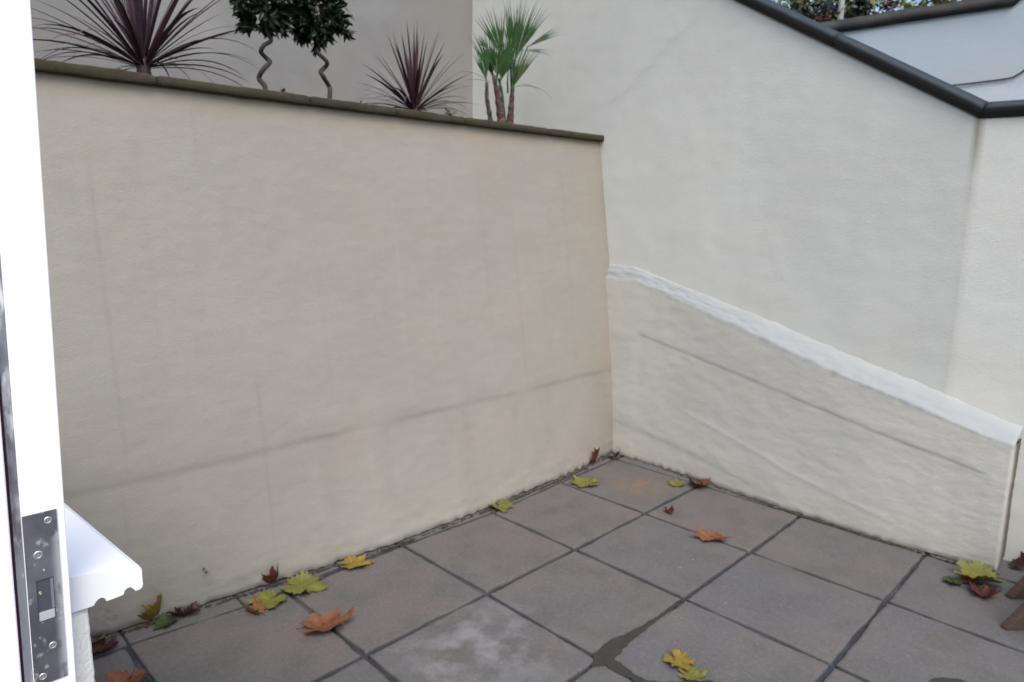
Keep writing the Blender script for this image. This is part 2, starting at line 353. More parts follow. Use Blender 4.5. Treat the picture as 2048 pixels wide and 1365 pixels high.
# ------------------------------------------------------------------ right stair wall (upper face, wing, coping)
sroot = empty('stair_wall', (-.3, .8, 0), "tall pale rendered wall whose dark coping slopes down to the right like a stair", "wall")
def ux(y): return -.13          # plane of the upper face
def uz(y): return 2.0555+(1.779-y)*.6167        # bottom line of the sloping coping
V, F, st, wm, pl = [], [], [], [], []
path = []                                     # plan points of the face: (x, y, ztop, tangent s)
y = -1.9
while y < 1.779: path.append((ux(y), y, uz(y))); y += .025
path.append((-.13, 1.779, 2.0555)); L = 0
while L < 1.6: L += .03; path.append((-.13-.24*L, 1.779+.971*L, 2.0525))
nz = 120
for (x, y, zt) in path:
    for k in range(nz+1):
        z = zt*k/nz; d = .004*FB(y*1.8, z*1.8, 5)+.0012*FB(y*10, z*14, 7)
        s = 0.; p = 0.; wv = 0.
        wv += .55*gauss(max(0, y+.40), .13)*max(0, min(1, (2.25-z)/.3))*(.7+.5*N(1, z*4, 2)) + .12*max(0, FB(y*1.5, z*1.5, 9))
        wv += .25*gauss(max(0, z-(1.25-.27*y)), .2)*max(0, .5+N(y*3, z*2, 5))
        if abs(y-1.779) < .3:
            q = y-1.774-.006*N(z*6, 0, 1)+.010*max(0, 1.9-z)*.3
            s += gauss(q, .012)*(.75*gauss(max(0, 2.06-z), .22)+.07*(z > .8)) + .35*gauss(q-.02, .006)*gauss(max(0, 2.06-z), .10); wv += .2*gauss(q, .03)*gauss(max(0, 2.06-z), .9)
        # repaired hairline crack running down-left
        cz = 2.327+(y+.388)*.591+.02*N(y*6, 0, 2)+(.03*math.sin(y*9)); fade = max(0, min(1, (y+.42)/.1))*max(0, min(1, (.35-y)/.1))
        s += .10*gauss(z-cz, .008)*fade; s += .05*gauss(z-cz, .03)*fade; d += .001*gauss(z-cz, .02)*fade
        s += .22*gauss(z-zt, .012)  # thin darker line just below the coping
        st.append(min(1, max(0, s))); wm.append(min(1, max(0, wv))); pl.append(.18*max(0, FB(y*1.2, z*1.2, 15))*(z > 1.2))
        V.append((x+d, y, z))
for i in range(len(path)-1):
    for k in range(nz): a = i*(nz+1)+k; F.append((a, a+nz+1, a+nz+2, a+1))
b = len(V)
for (x, y, zt) in path: V += [(x-.24, y-.05*(y > 1.77), zt), (x-.24, y-.05*(y > 1.77), 0)]; st += [0]*2; wm += [0]*2; pl += [0]*2
for i in range(len(path)-1):
    q = b+2*i; t0 = i*(nz+1)+nz; F += [(t0, t0+nz+1, q+2, q), (q, q+2, q+3, q+1)]
o = mesh_obj('wall_face', V, F, PALE, attrs=dict(stain_shade=st, warm=wm, pale=pl)); child_local(o, sroot)
# coping of the stair wall: rounded dark stones
CP = [Vector((ux(-1.9), -1.9, uz(-1.9))), Vector((-.13, 1.779, 2.0555)), Vector((-.13-.24*1.6, 1.779+.971*1.6, 2.0525))]
PROF = [(-.30, .0), (.010, .0), (.012, .020), (.030, .024), (.038, .030), (.041, .042), (.034, .055), (.016, .065), (-.02, .071), (-.10, .074), (-.20, .070), (-.27, .055), (-.30, .03)]
def cop_frame(seg):
    t = (CP[seg+1]-CP[seg]).normalized(); out = Vector((t.y, -t.x, 0)).normalized(); up = out.cross(t)
    if up.z < 0: up = -up
    return t, out, up
def cop_point(seg, s, o_, u_):
    t, out, up = cop_frame(seg); return CP[seg]+t*s+out*o_+up*u_
def cop_stones(seg, s0, s1, mitre0=False, mitre1=False):
    V, F, un = [], [], []; n = max(3, int((s1-s0)/.03)); m = len(PROF)
    t, out, up = cop_frame(seg)
    if mitre0 or mitre1:
        t2, o2, u2 = cop_frame(1-seg); nrm = (t+t2).normalized()
    for i in range(n+1):
        s = s0+.0015+(s1-s0-.003)*i/n
        e = max(0, 1-min(s-s0, s1-s)/.015)
        for (po, pu) in PROF:
            pt = CP[seg]+t*s+out*(po-.004*e*(po > 0))+up*(pu*(1-.05*e))
            if (mitre1 and i == n) or (mitre0 and i == 0):
                base = CP[1]; pt += t*(-(pt-base).dot(nrm)/t.dot(nrm)) + t*(-.0015 if mitre1 else .0015)
            j = .0022*FB(pt.y*9, pt.z*9, pt.x*9); V.append(pt+out*j+up*j*.6); un.append(1. if pu < .03 else (.35 if pu < .045 else 0))
    for i in range(n):
        for k in range(m): F.append((i*m+k, i*m+(k+1) % m, (i+1)*m+(k+1) % m, (i+1)*m+k))
    F.append(tuple(range(m))[::-1]); F.append(tuple(n*m+k for k in range(m)))
    return child_local(mesh_obj('coping_stone', V, F, SLATE, attrs=dict(under=un)), sroot)
Ls = (CP[1]-CP[0]).length
cuts = [0, .75, 1.5, 2.25, 2.78, Ls-.80, Ls]
for i in range(len(cuts)-1): cop_stones(0, cuts[i], cuts[i+1], mitre1=(i == len(cuts)-2))
cop_stones(1, 0, .85, mitre0=True); cop_stones(1, .85, 1.6)

# ------------------------------------------------------------------ low buttress / plinth wall in front of it
def lz_out(y): return interp(y, [(-.5, 1.20), (-.275, 1.205), (.005, 1.210), (.32, 1.113), (.737, .997), (1.045, .898), (1.366, .805), (1.599, .745), (1.813, .678), (2.045, .611), (2.2, .59)])
def lz_in(y): return interp(y, [(-.5, 1.31), (-.261, 1.306), (-.047, 1.293), (.156, 1.236), (.581, 1.118), (.905, 1.029), (1.199, .938), (1.542, .840), (1.789, .767), (1.995, .687), (2.066, .664), (2.3, .64)])
def lx(y): pts = [(-.5, -.062), (-.2, -.068), (.146, -.078), (.5, -.05), (1.21, .000), (1.8, .010), (2.02, -.025), (2.09, -.045), (2.3, -.05)]; return sum(interp(y+k*.11, pts)*wt for k, wt in ((-3, .08), (-2, .14), (-1, .18), (0, .2), (1, .18), (2, .14), (3, .08)))
plan = []
y = -.42
while y < 2.068: plan.append((lx(y), y, None)); y += .0125
for k in range(7):
    q = k/6*math.pi/2; plan.append((lx(2.068)-.014+.014*math.cos(q), 2.068+.015*math.sin(q), 1))
x = lx(2.068)-.022
while x > -.40: plan.append((x, 2.083, 2)); x -= .0125
V, F, st, wm, pl = [], [], [], [], []; nf, nc = 95, 12; nn = nf+nc
g1 = [(-.1, .90), (.016, .862), (.5, .765), (1.0, .664), (1.668, .519), (1.80, .497), (1.84, .487), (2.0, .445)]
g2 = [(-.25, .27), (-.14, .242), (.4, .17), (.87, .085), (1.2, .03)]
g3 = [(.2, .47), (.75, .33), (1.2, .20), (1.7, .10)]
for (px, py, m_) in plan:
    zo = lz_out(py); zi = lz_in(py); xi = -.14 if py < 1.779 else -.14-.24*(py-1.779)/.971
    if m_ == 2: xi = min(px-.001, xi)
    bot = .003+.006*abs(FB(py*9+px*9, 0, 3))
    for k in range(nn+1):
        if k <= nf:
            z = bot+(zo-bot)*k/nf; xx = px-.012*z/zo; yy = py
            amp = .0032*FB(py*3+px*3, z*4, 2)+.0013*FB(py*11, z*18, 5)+.0008*N(py*40, z*60, 5)
            amp -= .010*max(0, 1-(z-bot)/.02)*(.5+N(py*30, 3, 3))
            c1 = interp(py, g1)+.006*N(py*8, 0, 2); f1 = max(0, min(1, (py-.0)/.06))*max(0, min(1, (2.02-py)/.05))*(m_ is None)
            c2 = interp(py, g2); c3 = interp(py, g3)+.008*N(py*5, 0, 5); f3 = max(0, min(1, (py-.3)/.3))*max(0, min(1, (1.75-py)/.3))
            amp += -.0012*gauss(z-c1, .007)*f1 - .0022*f1/(1+math.exp((z-c1)/.009)) + .0035/(1+math.exp(-(z-c2)/.006))*max(0, min(1, (1.15-py)/.5)) + .0018*f3*gauss(z-c3, .012)
            s = .38*gauss(z-c1, .008)*f1*(.7+.8*abs(N(py*5, 0, 2))) + .30*gauss(z-bot, .012)*(1+N(py*25, 0, 1)) + .10*gauss(z-c2+.006, .006)*max(0, min(1, (1.15-py)/.5))  # darker along the groove, the foot and the lower step
            s += .30*max(0, N(py*22, z*30, 9)-.1)*gauss(zo-z, .035)
            s += .8*max(0, N(py*30, z*50, 4))*gauss(z-.05, .03)*gauss(py+.1, .05)
            wv = .45*gauss(z, .14)*(.7+.6*N(py*4, z*3, 3)) + .35*gauss(py+.22, .18) + .2*max(0, FB(py*3, z*4, 7))
            edge = zo-.006-.012*max(0, N(py*18, 0, 3))-.008*N(py*60, 0, 4); p = 1/(1+math.exp(-(z-edge)/.003))
            if m_ is not None: s += .62*(m_ == 2)*min(1, max(0, (px+.10)/-.05+.6)) + .35*(m_ == 2); wv += .4*(m_ == 2); p *= (1 if m_ == 1 else 0)  # end face: brown dirt streak plus its shade put into the colour
        else:
            q = (k-nf)/nc; rr = math.sin(q*math.pi/2)**.8; zz = zo+(zi-zo)*q; p0 = px-.012; yy = py
            if m_ == 2: xx = p0-.002*q
            elif q < .9: xx = p0+(xi+.013-p0)*q/.9; z = zz = zo+(zi-zo)*q/.9
            else: xx = xi+.013-.03*(q-.9)/.1; z = zz = zi+.004*(q-.9)/.1
            amp = .006*FB(py*5, q*3, 2)*(1-q)+.006*FB(py*14, q*7, 5)*(1-q*.6)+.004*max(0, N(py*45, q*4, 8))*gauss(q, .3); s = 0; wv = 0
            p = 1.0-.6*max(0, min(1, (q-.4)/.6))*(.7+.5*N(py*6, 0, 3))  # mixes in the darkened ledge colour, fading towards the wall
            if m_ is None and q > .9: z += .012*abs(FB(py*7, 0, 2))
            if m_ is not None: p *= .8
        if py < -.2: p *= .95
        if m_ == 2: V.append((xx, yy+amp, z))
        else: V.append((xx+amp, yy, z + (amp*.6 if k > nf else 0)))
        st.append(min(1, max(0, s))); wm.append(min(1, max(0, wv))); pl.append(min(.95, max(0, p)))
for i in range(len(plan)-1):
    for k in range(nn): a = i*(nn+1)+k; F.append((a, a+nn+1, a+nn+2, a+1))
tag(mesh_obj('plinth_wall', V, F, PLINTH, attrs=dict(stain_shade=st, warm=wm, pale=pl)), "low rough rendered plinth wall with a light-catching sloping top, at the foot of the tall wall", "wall")

# ------------------------------------------------------------------ dirt along the wall feet
def clumps(name, pts, n, r0, r1, mat, spread, label=None):
    V, F = [], []; rng = random.Random(len(pts)*7+n)
    seg = [math.dist(pts[i], pts[i+1]) for i in range(len(pts)-1)]; tot = sum(seg)
    for _ in range(n):
        d = rng.random()*tot; i = 0
        while d > seg[i] and i < len(seg)-1: d -= seg[i]; i += 1
        f = d/seg[i]; x = pts[i][0]+(pts[i+1][0]-pts[i][0])*f; y = pts[i][1]+(pts[i+1][1]-pts[i][1])*f
        if N(x*4, y*4, 33) < -.15 and rng.random() < .8: continue
        x += rng.gauss(0, spread); y += rng.gauss(0, spread); r = rng.uniform(r0, r1); b = len(V); k = 6
        ang = rng.random()*6
        for ring, (rr, h) in enumerate(((1, 0), (.8, .5), (.35, .8))):
            for q in range(k):
                t = ang+q/k*6.283; jj = rng.uniform(.7, 1.3)*r*rr; V.append((x+math.cos(t)*jj, y+math.sin(t)*jj, .001+h*r*.9))
        for ring in range(2):
            for q in range(k): F.append((b+ring*k+q, b+ring*k+(q+1) % k, b+(ring+1)*k+(q+1) % k, b+(ring+1)*k+q))
        F.append(tuple(b+2*k+q for q in range(k)))
    return mesh_obj(name, V, F, mat)
o = clumps('dirt', [(float(x), wbase(float(x))+.012) for x in np.linspace(3.3, -.05, 40)] + [(lx(float(y))+.012, float(y)) for y in np.linspace(-.1, 2.1, 30)], 2300, .0018, .0065, DEBRIS, .0045)
tag(o, kind='stuff')

# ------------------------------------------------------------------ house wall, sill, door frame (near left)
V, F = [], []; prof = []
rng = random.Random(5)
pts = [(3.4075+.0016*N(i*.9, 0, 1)+.001*N(i*3.1, 1, 1), z) for i, z in enumerate(np.linspace(0, 1.04, 130))]
for (x, z) in pts: V.append((x+.003, 1.5505, float(z)))
for (x, z) in pts: V.append((x, 1.546, float(z)))
for (x, z) in pts: V.append((x, -.40, float(z)))
for (x, z) in pts: V.append((3.75, 1.5505, float(z)))
for (x, z) in pts: V.append((3.75, -.40, float(z)))
n = len(pts)
for i in range(n-1):
    for a, b in ((3, 0), (0, 1), (1, 2)): F.append((a*n+i, b*n+i, b*n+i+1, a*n+i+1))
    F.append((4*n+i, 3*n+i, 3*n+i+1, 4*n+i+1)); F.append((2*n+i, 4*n+i, 4*n+i+1, 2*n+i+1))
F.append((n-1, 2*n-1, 3*n-1, 5*n-1, 4*n-1)[::-1])
tag(mesh_obj('house_wall', V, F, HOUSEM), "near white roughcast house wall under the window sill beside the door frame", "wall")
# sill: moulded profile extruded along the wall
sp = [(3.46, 1.104), (3.4215, 1.0885), (3.3500, 1.0812), (3.3435, 1.0775), (3.3400, 1.0705), (3.3400, 1.0470), (3.3418, 1.0425), (3.3455, 1.0408), (3.3504, 1.0415), (3.3522, 1.0455), (3.3560, 1.0492), (3.3600, 1.0490), (3.3635, 1.0460), (3.3650, 1.0415),
      (3.3720, 1.0408), (3.3858, 1.0402), (3.3872, 1.0450), (3.3910, 1.0478), (3.3955, 1.0470), (3.3990, 1.0435), (3.4010, 1.0400), (3.4080, 1.0395), (3.46, 1.0402)]
V, F = [], []; m = len(sp); ys = [1.5505, 1.5495, 1.53, 1.2, .6, -.1]; ins = [.0012, 0, 0, 0, 0, 0]
cxs = sum(p[0] for p in sp)/m; czs = sum(p[1] for p in sp)/m
for yy, d in zip(ys, ins):
    for (x, z) in sp: V.append((x+(cxs-x)*d*12*(.15)+(1.55-yy)*.077, yy, z+.004*(1.55-yy)*0+(czs-z)*d*8*.5))
for i in range(len(ys)-1):
    for k in range(m): F.append((i*m+k, i*m+(k+1) % m, (i+1)*m+(k+1) % m, (i+1)*m+k))
F.append(tuple(range(m))[::-1]); F.append(tuple((len(ys)-1)*m+k for k in range(m)))
o = mesh_obj('window_sill', V, F, SILLM, smooth=False)
tag(o, "white projecting window sill with two drip grooves under its nose, beside the door frame", "window sill")
# door frame with strike plate: built upright then leaned slightly, as in the photo
droot = empty('door_frame', (3.45, 1.62, 0), "white painted door frame jamb with a worn steel strike plate, nearest the viewer", "door frame")
LEAN = .0316
def lean(o):
    for v in o.data.vertices: v.co.x -= (v.co.z-1.07)*LEAN
    return child_local(o, droot)
def bx(name, lo, hi, mat, bev=0, nz=1):
    V, F = [], []; box(V, F, lo, hi); o = mesh_obj(name, V, F, mat, smooth=False)
    if bev: bevel(o, bev)
    return lean(o)
bx('jamb', (3.4310, 1.553, .0), (3.4755, 1.580, 2.25), GLOSS, .0012)
STRIP = M("worn_weather_strip", (.22, .24, .28), rough=.45, spec=.5, metal=.3)
STRIP.mix(STRIP.ramp(STRIP.noise(60, 5, (1, 1, .25)), .5, .62), (.70, .74, .80)); STRIP.mix(STRIP.ramp(STRIP.noise(25, 4, (1, 1, .4), 5), .5, .65, 0, .8), (.07, .06, .08))
STRIP.bump(STRIP.noise(200, 3), .0006, .7)
bx('weather_strip', (3.4757, 1.553, .0), (3.4840, 1.5775, 2.25), STRIP, .0008)
bx('gap_seal', (3.4842, 1.553, .0), (3.4870, 1.5720, 2.25), M("dark_red_seal", (.055, .02, .03), .6))
LINM = M("interior_lining_paint", (.84, .80, .87), rough=.4, spec=.4)
bx('lining', (3.4872, 1.553, .0), (3.60, 1.5800, 2.25), LINM, .0015)
# plate with cut-out
PLATE = M("worn_steel_plate", (.17, .175, .205), rough=.42, spec=.6, metal=.75)
PLATE.mix(PLATE.ramp(PLATE.noise(18, 4, (1, 1, .6)), .42, .68, 0, .8), (.34, .35, .40))
PLATE.mix(PLATE.ramp(PLATE.noise(70, 4, (1, 1, .7), 3), .62, .70, 0, .8), (.75, .76, .80))
PLATE.mix(PLATE.mul(PLATE.attr('edge').outputs['Fac'], PLATE.ramp(PLATE.noise(75, 5, (1, 1, .5), 8), .33, .46)), (.82, .83, .88)); PLATE.bump(PLATE.noise(120, 3), .0004, .6)
xa, xb, za, zb = 3.4400, 3.4750, .9740, 1.1985; hx0, hx1, hz0, hz1 = 3.4478, 3.4660, 1.0575, 1.1130
V, F, ed = [], [], []; yf, yb = 1.5818, 1.5795
gxs = sorted(set([xa, hx0, hx1, xb] + [xa+(xb-xa)*i/14 for i in range(15)])); gzs = sorted(set([za, hz0, hz1, zb]+[za+(zb-za)*i/50 for i in range(51)]))
idx = {}
for i, x in enumerate(gxs):
    for k, z in enumerate(gzs): idx[i, k] = len(V); V.append((x, yf, z)); ed.append(max(0, min(1, 1-(x-xa)/.009))*(1 if z < 1.17 else .2))
for i in range(len(gxs)-1):
    for k in range(len(gzs)-1):
        mx, mz = (gxs[i]+gxs[i+1])/2, (gzs[k]+gzs[k+1])/2
        if hx0 < mx < hx1 and hz0 < mz < hz1: continue
        F.append((idx[i, k], idx[i, k+1], idx[i+1, k+1], idx[i+1, k]))
def skirt(pts, y0, y1, flip):
    b = len(V)
    for (x, z) in pts: V.append((x, y0, z)); V.append((x, y1, z)); ed.extend([0, 0])
    n = len(pts)
    for i in range(n):
        q = (b+2*i, b+2*i+1, b+2*((i+1) % n)+1, b+2*((i+1) % n)); F.append(q[::-1] if flip else q)
skirt([(xa, za), (xb, za), (xb, zb), (xa, zb)], yf, yb, False)
pl_o = mesh_obj('strike_plate', V, F, PLATE, smooth=False, attrs=dict(edge=ed)); lean(pl_o)
# box keep: dark recess, bright lower lip, brass fleck
V, F, ed = [], [], []; skirt([(hx0, hz0), (hx1, hz0), (hx1, hz1), (hx0, hz1)], yf, 1.5803, True)
F.append(tuple(len(V)+i for i in range(4))); V += [(hx0, 1.5803, hz0), (hx1, 1.5803, hz0), (hx1, 1.5803, hz1), (hx0, 1.5803, hz1)]
KEEP = M("dark_keep", (.10, .11, .14), .5, .5, .5); kp = mesh_obj('keep_recess', V, F, KEEP, smooth=False)
def sub(o, par):
    for v in o.data.vertices: v.co.x -= (v.co.z-1.07)*LEAN
    o.data.transform(Matrix.Translation(-Vector(droot.location))); o.parent = par; return o
sub(kp, pl_o)
V, F = [], []; box(V, F, (hx0+.001, 1.5802, hz0+.0012), (hx1-.001, 1.5812, hz0+.0125)); sub(mesh_obj('keep_lip', V, F, M("bright_lip", (.62, .63, .67), .35, .5, .4), smooth=False), pl_o)
V, F = [], []; box(V, F, (hx0+.0005, 1.5802, hz0+.014), (hx0+.0035, 1.5816, hz1-.002)); sub(mesh_obj('keep_side', V, F, M("grey_side", (.28, .30, .35), .4, .5, .5), smooth=False), pl_o)
def disc(name, x, z, r, mat, y=1.5822, h=.0008, ell=1.25, par=None):
    V, F = [], []; n = 20
    for rr, yy in ((1, y-h), (.92, y), (.62, y+.0001), (.5, y-h*.8), (.2, y-h*.2)):
        for k in range(n): a = k/n*6.2832; V.append((x+r*rr*math.cos(a), yy, z+r*rr*ell*math.sin(a)))
    for q in range(4):
        for k in range(n): F.append((q*n+k, (q+1)*n+k, (q+1)*n+(k+1) % n, q*n+(k+1) % n))
    F.append(tuple(4*n+k for k in range(n))[::-1]); return sub(mesh_obj(name, V, F, mat), par)
SCREW = M("bright_screw", (.72, .72, .75), .3, .6, .8)
for (x, z, r) in ((3.4493, 1.1868, .0044), (3.4617, 1.1455, .0052), (3.4534, 1.0220, .0046), (3.4660, .9850, .0045)): disc('screw', x, z, r, SCREW, ell=1.05, par=pl_o)
disc('brass_fleck', 3.4622, 1.0953, .0018, M("brass", (.7, .55, .2), .35, .5, .7), y=1.5812, par=pl_o)
disc('bright_rivet', 3.4570, 1.1241, .0013, SCREW, par=pl_o)

# ------------------------------------------------------------------ far wall beyond the stairs
froot = empty('far_wall', (-1.9, 1.0, 2.0), "white painted far wall with black coping and a thin cable, seen above the stair coping", "wall")
def fx(y): return -1.85-.2137*(y-.427)
ycut = 1.50
top = [(-1.6, 3.0), (ycut, 3.0), (ycut+.5, 3.52), (4.0, 3.52)]
V, F, st, wm, pl = [], [], [], [], []; ys = np.arange(-1.6, 4.0, .05); nz = 60
for y in ys:
    zt = interp(float(y), top)+.02*(float(y)-.43)
    for k in range(nz+1):
        z = zt*k/nz; V.append((fx(y)+.004*FB(y*2, z*2, 1), float(y), z)); 
        st.append(.1*max(0, FB(y*2, z*3, 3))+.25*gauss(z-2.40, .03)*max(0, N(y*3, 0, 2)+.3)); wm.append(.35*(2.555 < z < 2.66)); pl.append(.5*(z < 2.55))
for i in range(len(ys)-1):
    for k in range(nz): a = i*(nz+1)+k; F.append((a, a+nz+1, a+nz+2, a+1))
b = len(V)
for y in ys: zt = interp(float(y), top)+.02*(float(y)-.43); V += [(fx(y)-.22, float(y), zt), (fx(y)-.22, float(y), 0)]; st += [0, 0]; wm += [0, 0]; pl += [0, 0]
for i in range(len(ys)-1):
    q = b+2*i; t0 = i*(nz+1)+nz; F += [(t0, t0+nz+1, q+2, q), (q, q+2, q+3, q+1)]
child_local(mesh_obj('wall_face', V, F, WHITEW, attrs=dict(stain_shade=st, warm=wm, pale=pl)), froot)
BLK = M("black_coping", (.016, .017, .018), .6); BLK.mix(BLK.ramp(BLK.noise(9, 4), .45, .65, 0, .8), (.035, .042, .03)); BLK.mix(BLK.ramp(BLK.noise(3, 3, off=4), .5, .65, 0, .7), (.045, .025, .022))
V, F = [], []; pr = [(-.26, 0), (.03, 0), (.045, .02), (.04, .06), (.01, .085), (-.1, .095), (-.26, .06)]; m = len(pr)
cpth = [(y, interp(y, top)+.02*(y-.43)) for y in list(np.linspace(-1.6, ycut, 60))+[ycut+.12, ycut+.25, ycut+.5, 3.0, 4.0]]
for (y, z) in cpth:
    for (o_, u_) in pr: j = .006*FB(y*6, o_*9, u_*9); V.append((fx(y)+o_+j, float(y), z+.001+u_+j))
for i in range(len(cpth)-1):
    for k in range(m): F.append((i*m+k, i*m+(k+1) % m, (i+1)*m+(k+1) % m, (i+1)*m+k))
child_local(mesh_obj('coping', V, F, BLK), froot)
V, F = [], []; tube(V, F, [(fx(y)+.012, y, z) for y, z in ((.6, 2.535), (1.19, 2.548), (1.35, 2.553), (1.50, 2.560), (1.54, 2.566), (1.58, 2.59), (1.66, 2.66), (1.9, 2.72))], .0055, 8)
tag(child_local(mesh_obj('cable', V, F, M("black_cable", (.03, .03, .035), .5)), froot))

# ------------------------------------------------------------------ plants
def leafmat(name, c1, c2, c3, rough=.45, spec=.4, scale=12):
    m = M(name, c1, rough, spec); m.mix(m.ramp(m.noise(scale, 3), .4, .65), c2); m.mix(m.ramp(m.noise(scale*2.3, 3, off=5), .55, .75), c3); return m
CORDM = leafmat("burgundy_leaf", (.038, .014, .020), (.055, .022, .030), (.022, .012, .016), .5)
CORDG = leafmat("grey_purple_leaf", (.05, .035, .045), (.075, .055, .065), (.03, .02, .03), .5)
BAYM = leafmat("bay_leaf_green", (.008, .018, .007), (.014, .030, .010), (.005, .010, .006), .4)
PALMM = leafmat("palm_leaf_green", (.018, .062, .011), (.030, .085, .018), (.010, .034, .012), .45)
PALMY = leafmat("palm_leaf_yellowing", (.045, .085, .012), (.03, .065, .01), (.09, .08, .03), .5)
BARKM = M("grey_brown_stem", (.045, .040, .037), .8); BARKM.mix(BARKM.ramp(BARKM.noise(30, 4), .45, .65), (.035, .03, .028))
FIBRE = M("palm_trunk_fibre", (.055, .030, .030), .9); FIBRE.mix(FIBRE.ramp(FIBRE.noise(25, 4, (1, 1, 3)), .45, .62), (.12, .085, .07)); FIBRE.mix(FIBRE.ramp(FIBRE.noise(40, 3, off=3), .55, .7), (.022, .010, .016)); FIBRE.bump(FIBRE.noise(90, 3, (1, 1, 3)), .004, 1)
WEEDM = leafmat("weed_green", (.035, .07, .02), (.05, .09, .03), (.06, .06, .03))

def strap(V, F, base, d, L, w, droop, fold=.35, seg=9, twist=0.):
    """arching strap leaf: starts along unit vector d, bends down by droop"""
    p = Vector(base); d = Vector(d).normalized(); h = Vector((d.x, d.y, 0))
    side = d.cross(Vector((0, 0, 1))); side = side.normalized() if side.length > .05 else Vector((1, 0, 0))
    side = Quaternion(d, twist) @ side
    b = len(V)
    for i in range(seg+1):
        t = i/seg; wd = w*(.45+1.3*t)*(1-t)**.75*1.35 if t < .5 else w*1.35*(1.10)*(1-t)**.85*.99
        wd = w*max(.02, (min(1, .55+1.6*t))*(1-t**2.6)**1.0)
        nrm = side.cross(d).normalized()
        V.append(tuple(p-side*wd*.5+nrm*fold*wd*.5)); V.append(tuple(p)); V.append(tuple(p+side*wd*.5+nrm*fold*wd*.5))
        p = p + d*L/seg; d = (d+Vector((0, 0, -1))*droop*(.3+1.7*t)/seg).normalized()
    for i in range(seg):
        a = b+3*i; F += [(a, a+1, a+4, a+3), (a+1, a+2, a+5, a+4)]

def cordyline(loc, label, n, L, W, seed, h0=0.0, low=12):
    root = empty('cordyline', loc, label, 'plant', 'purple spiky cordylines in the planter'); rng = random.Random(seed)
    V, F = [], []; V2, F2 = [], []
    for i in range(n):
        az = i*2.39996+rng.uniform(-.25, .25); f = (i+.5)/n
        el = R(88-78*f**1.0+rng.uniform(-7, 7)); l = L*(1-.12*f)*rng.uniform(.82, 1.1)
        d = (math.cos(el)*math.cos(az), math.cos(el)*math.sin(az), math.sin(el))
        tgt = (V, F) if rng.random() < .6 else (V2, F2)
        strap(*tgt, (d[0]*.012, d[1]*.012, h0+.05-.03*f), d, l, W*rng.uniform(.75, 1.15), (.15+.8*f*f)*rng.uniform(.5, 1.3), twist=rng.uniform(-.5, .5))
    for i in range(low):
        az = rng.random()*6.283; el = R(rng.uniform(8, 40)); d = (math.cos(el)*math.cos(az), math.cos(el)*math.sin(az), math.sin(el))
        strap(V2, F2, (0, 0, h0+.02), d, L*rng.uniform(.7, 1.0), W*.5, rng.uniform(1.0, 1.9), twist=rng.uniform(-.6, .6))
    mesh_obj('foliage', V, F, CORDM, root); mesh_obj('lower_foliage', V2, F2, CORDG, root)
    V, F = [], []; tube(V, F, [(0, 0, -.06), (0, 0, 0), (.002, 0, .05), (0, 0, h0+.12)], [.034, .030, .027, .012], 10); mesh_obj('stem', V, F, CORDM, root)
    return root
cordyline((2.58, -.74, 2.16), "larger purple spiky cordyline at the left end of the planter, cropped by the top edge", 74, .60, .021, 11, .02, 16)
cordyline((1.145, -.74, 2.165), "smaller purple spiky cordyline between the bay tree and the palm", 58, .45, .018, 23, .01, 12)

def leaf_blade(V, F, p, d, nrm, L, W):
    d = d.normalized(); s = d.cross(nrm).normalized(); nrm = s.cross(d); b = len(V)
    for t, wd, h in ((0, .12, 0), (.3, .9, .03), (.6, 1.0, .02), (.85, .5, -.04), (1, .02, -.10)):
        c = p+d*L*t+nrm*L*h
        V.extend([tuple(c-s*W*wd*.5+nrm*W*.18*wd), tuple(c), tuple(c+s*W*wd*.5+nrm*W*.18*wd)])
    for i in range(4): a = b+3*i; F.extend([(a, a+1, a+4, a+3), (a+1, a+2, a+5, a+4)])
def topiary(base, ctrl, crown, rad, label, seed, nleaf):
    root = empty('bay_tree', base, label, 'tree', 'corkscrew stemmed bay trees in the planter'); B = Vector(base); rng = random.Random(seed)
    P = [Vector(c)-B for c in ctrl]; P[0] = Vector((P[0].x, P[0].y, P[0].z)); pts = []
    Q = [P[0]-Vector((0, 0, .05))]+P+[P[-1]+Vector((0, 0, .05))]
    for i in range(1, len(Q)-2):
        for k in range(8):
            t = k/8; pts.append(.5*((2*Q[i])+(-Q[i-1]+Q[i+1])*t+(2*Q[i-1]-5*Q[i]+4*Q[i+1]-Q[i+2])*t*t+(-Q[i-1]+3*Q[i]-3*Q[i+1]+Q[i+2])*t**3))
    pts.append(Q[-2]); C0 = Vector(crown)-B; pts.append(pts[-1]*.5+C0*.5); pts.append(C0)
    V, F = [], []; n = len(pts); tube(V, F, pts, [.0125-.003*i/n+.0012*N(i*.8, seed) for i in range(n)], 10); mesh_obj('trunk', V, F, BARKM, root)
    V, F = [], []
    tips = []
    for i in range(46):      # twigs radiating from the crown centre
        v = Vector((rng.gauss(0, 1), rng.gauss(0, 1), rng.gauss(0, 1))).normalized(); l = rad*rng.uniform(.72, 1.0)*(1+.14*N(v.x*2, v.y*2, v.z*2+seed))
        tips.append((C0+v*l, v)); tube(V, F, [C0+v*.02, C0+v*l*.5+Vector((0, 0, .004)), C0+v*l], [.003, .0022, .0012], 5, False)
    mesh_obj('branches', V, F, BARKM, root)
    V, F = [], []
    for i in range(nleaf):
        tp, v = rng.choice(tips); t = rng.uniform(.45, 1.0); p = C0+(tp-C0)*t
        d = (v*rng.uniform(.5, 1.2)+Vector((rng.gauss(0, .6), rng.gauss(0, .6), rng.gauss(0, .5)))).normalized()
        leaf_blade(V, F, p, d, Vector((rng.gauss(0, 1), rng.gauss(0, 1), rng.gauss(0, 1)+1)).normalized(), rng.uniform(.04, .068), rng.uniform(.015, .022))
    mesh_obj('crown', V, F, BAYM, root)
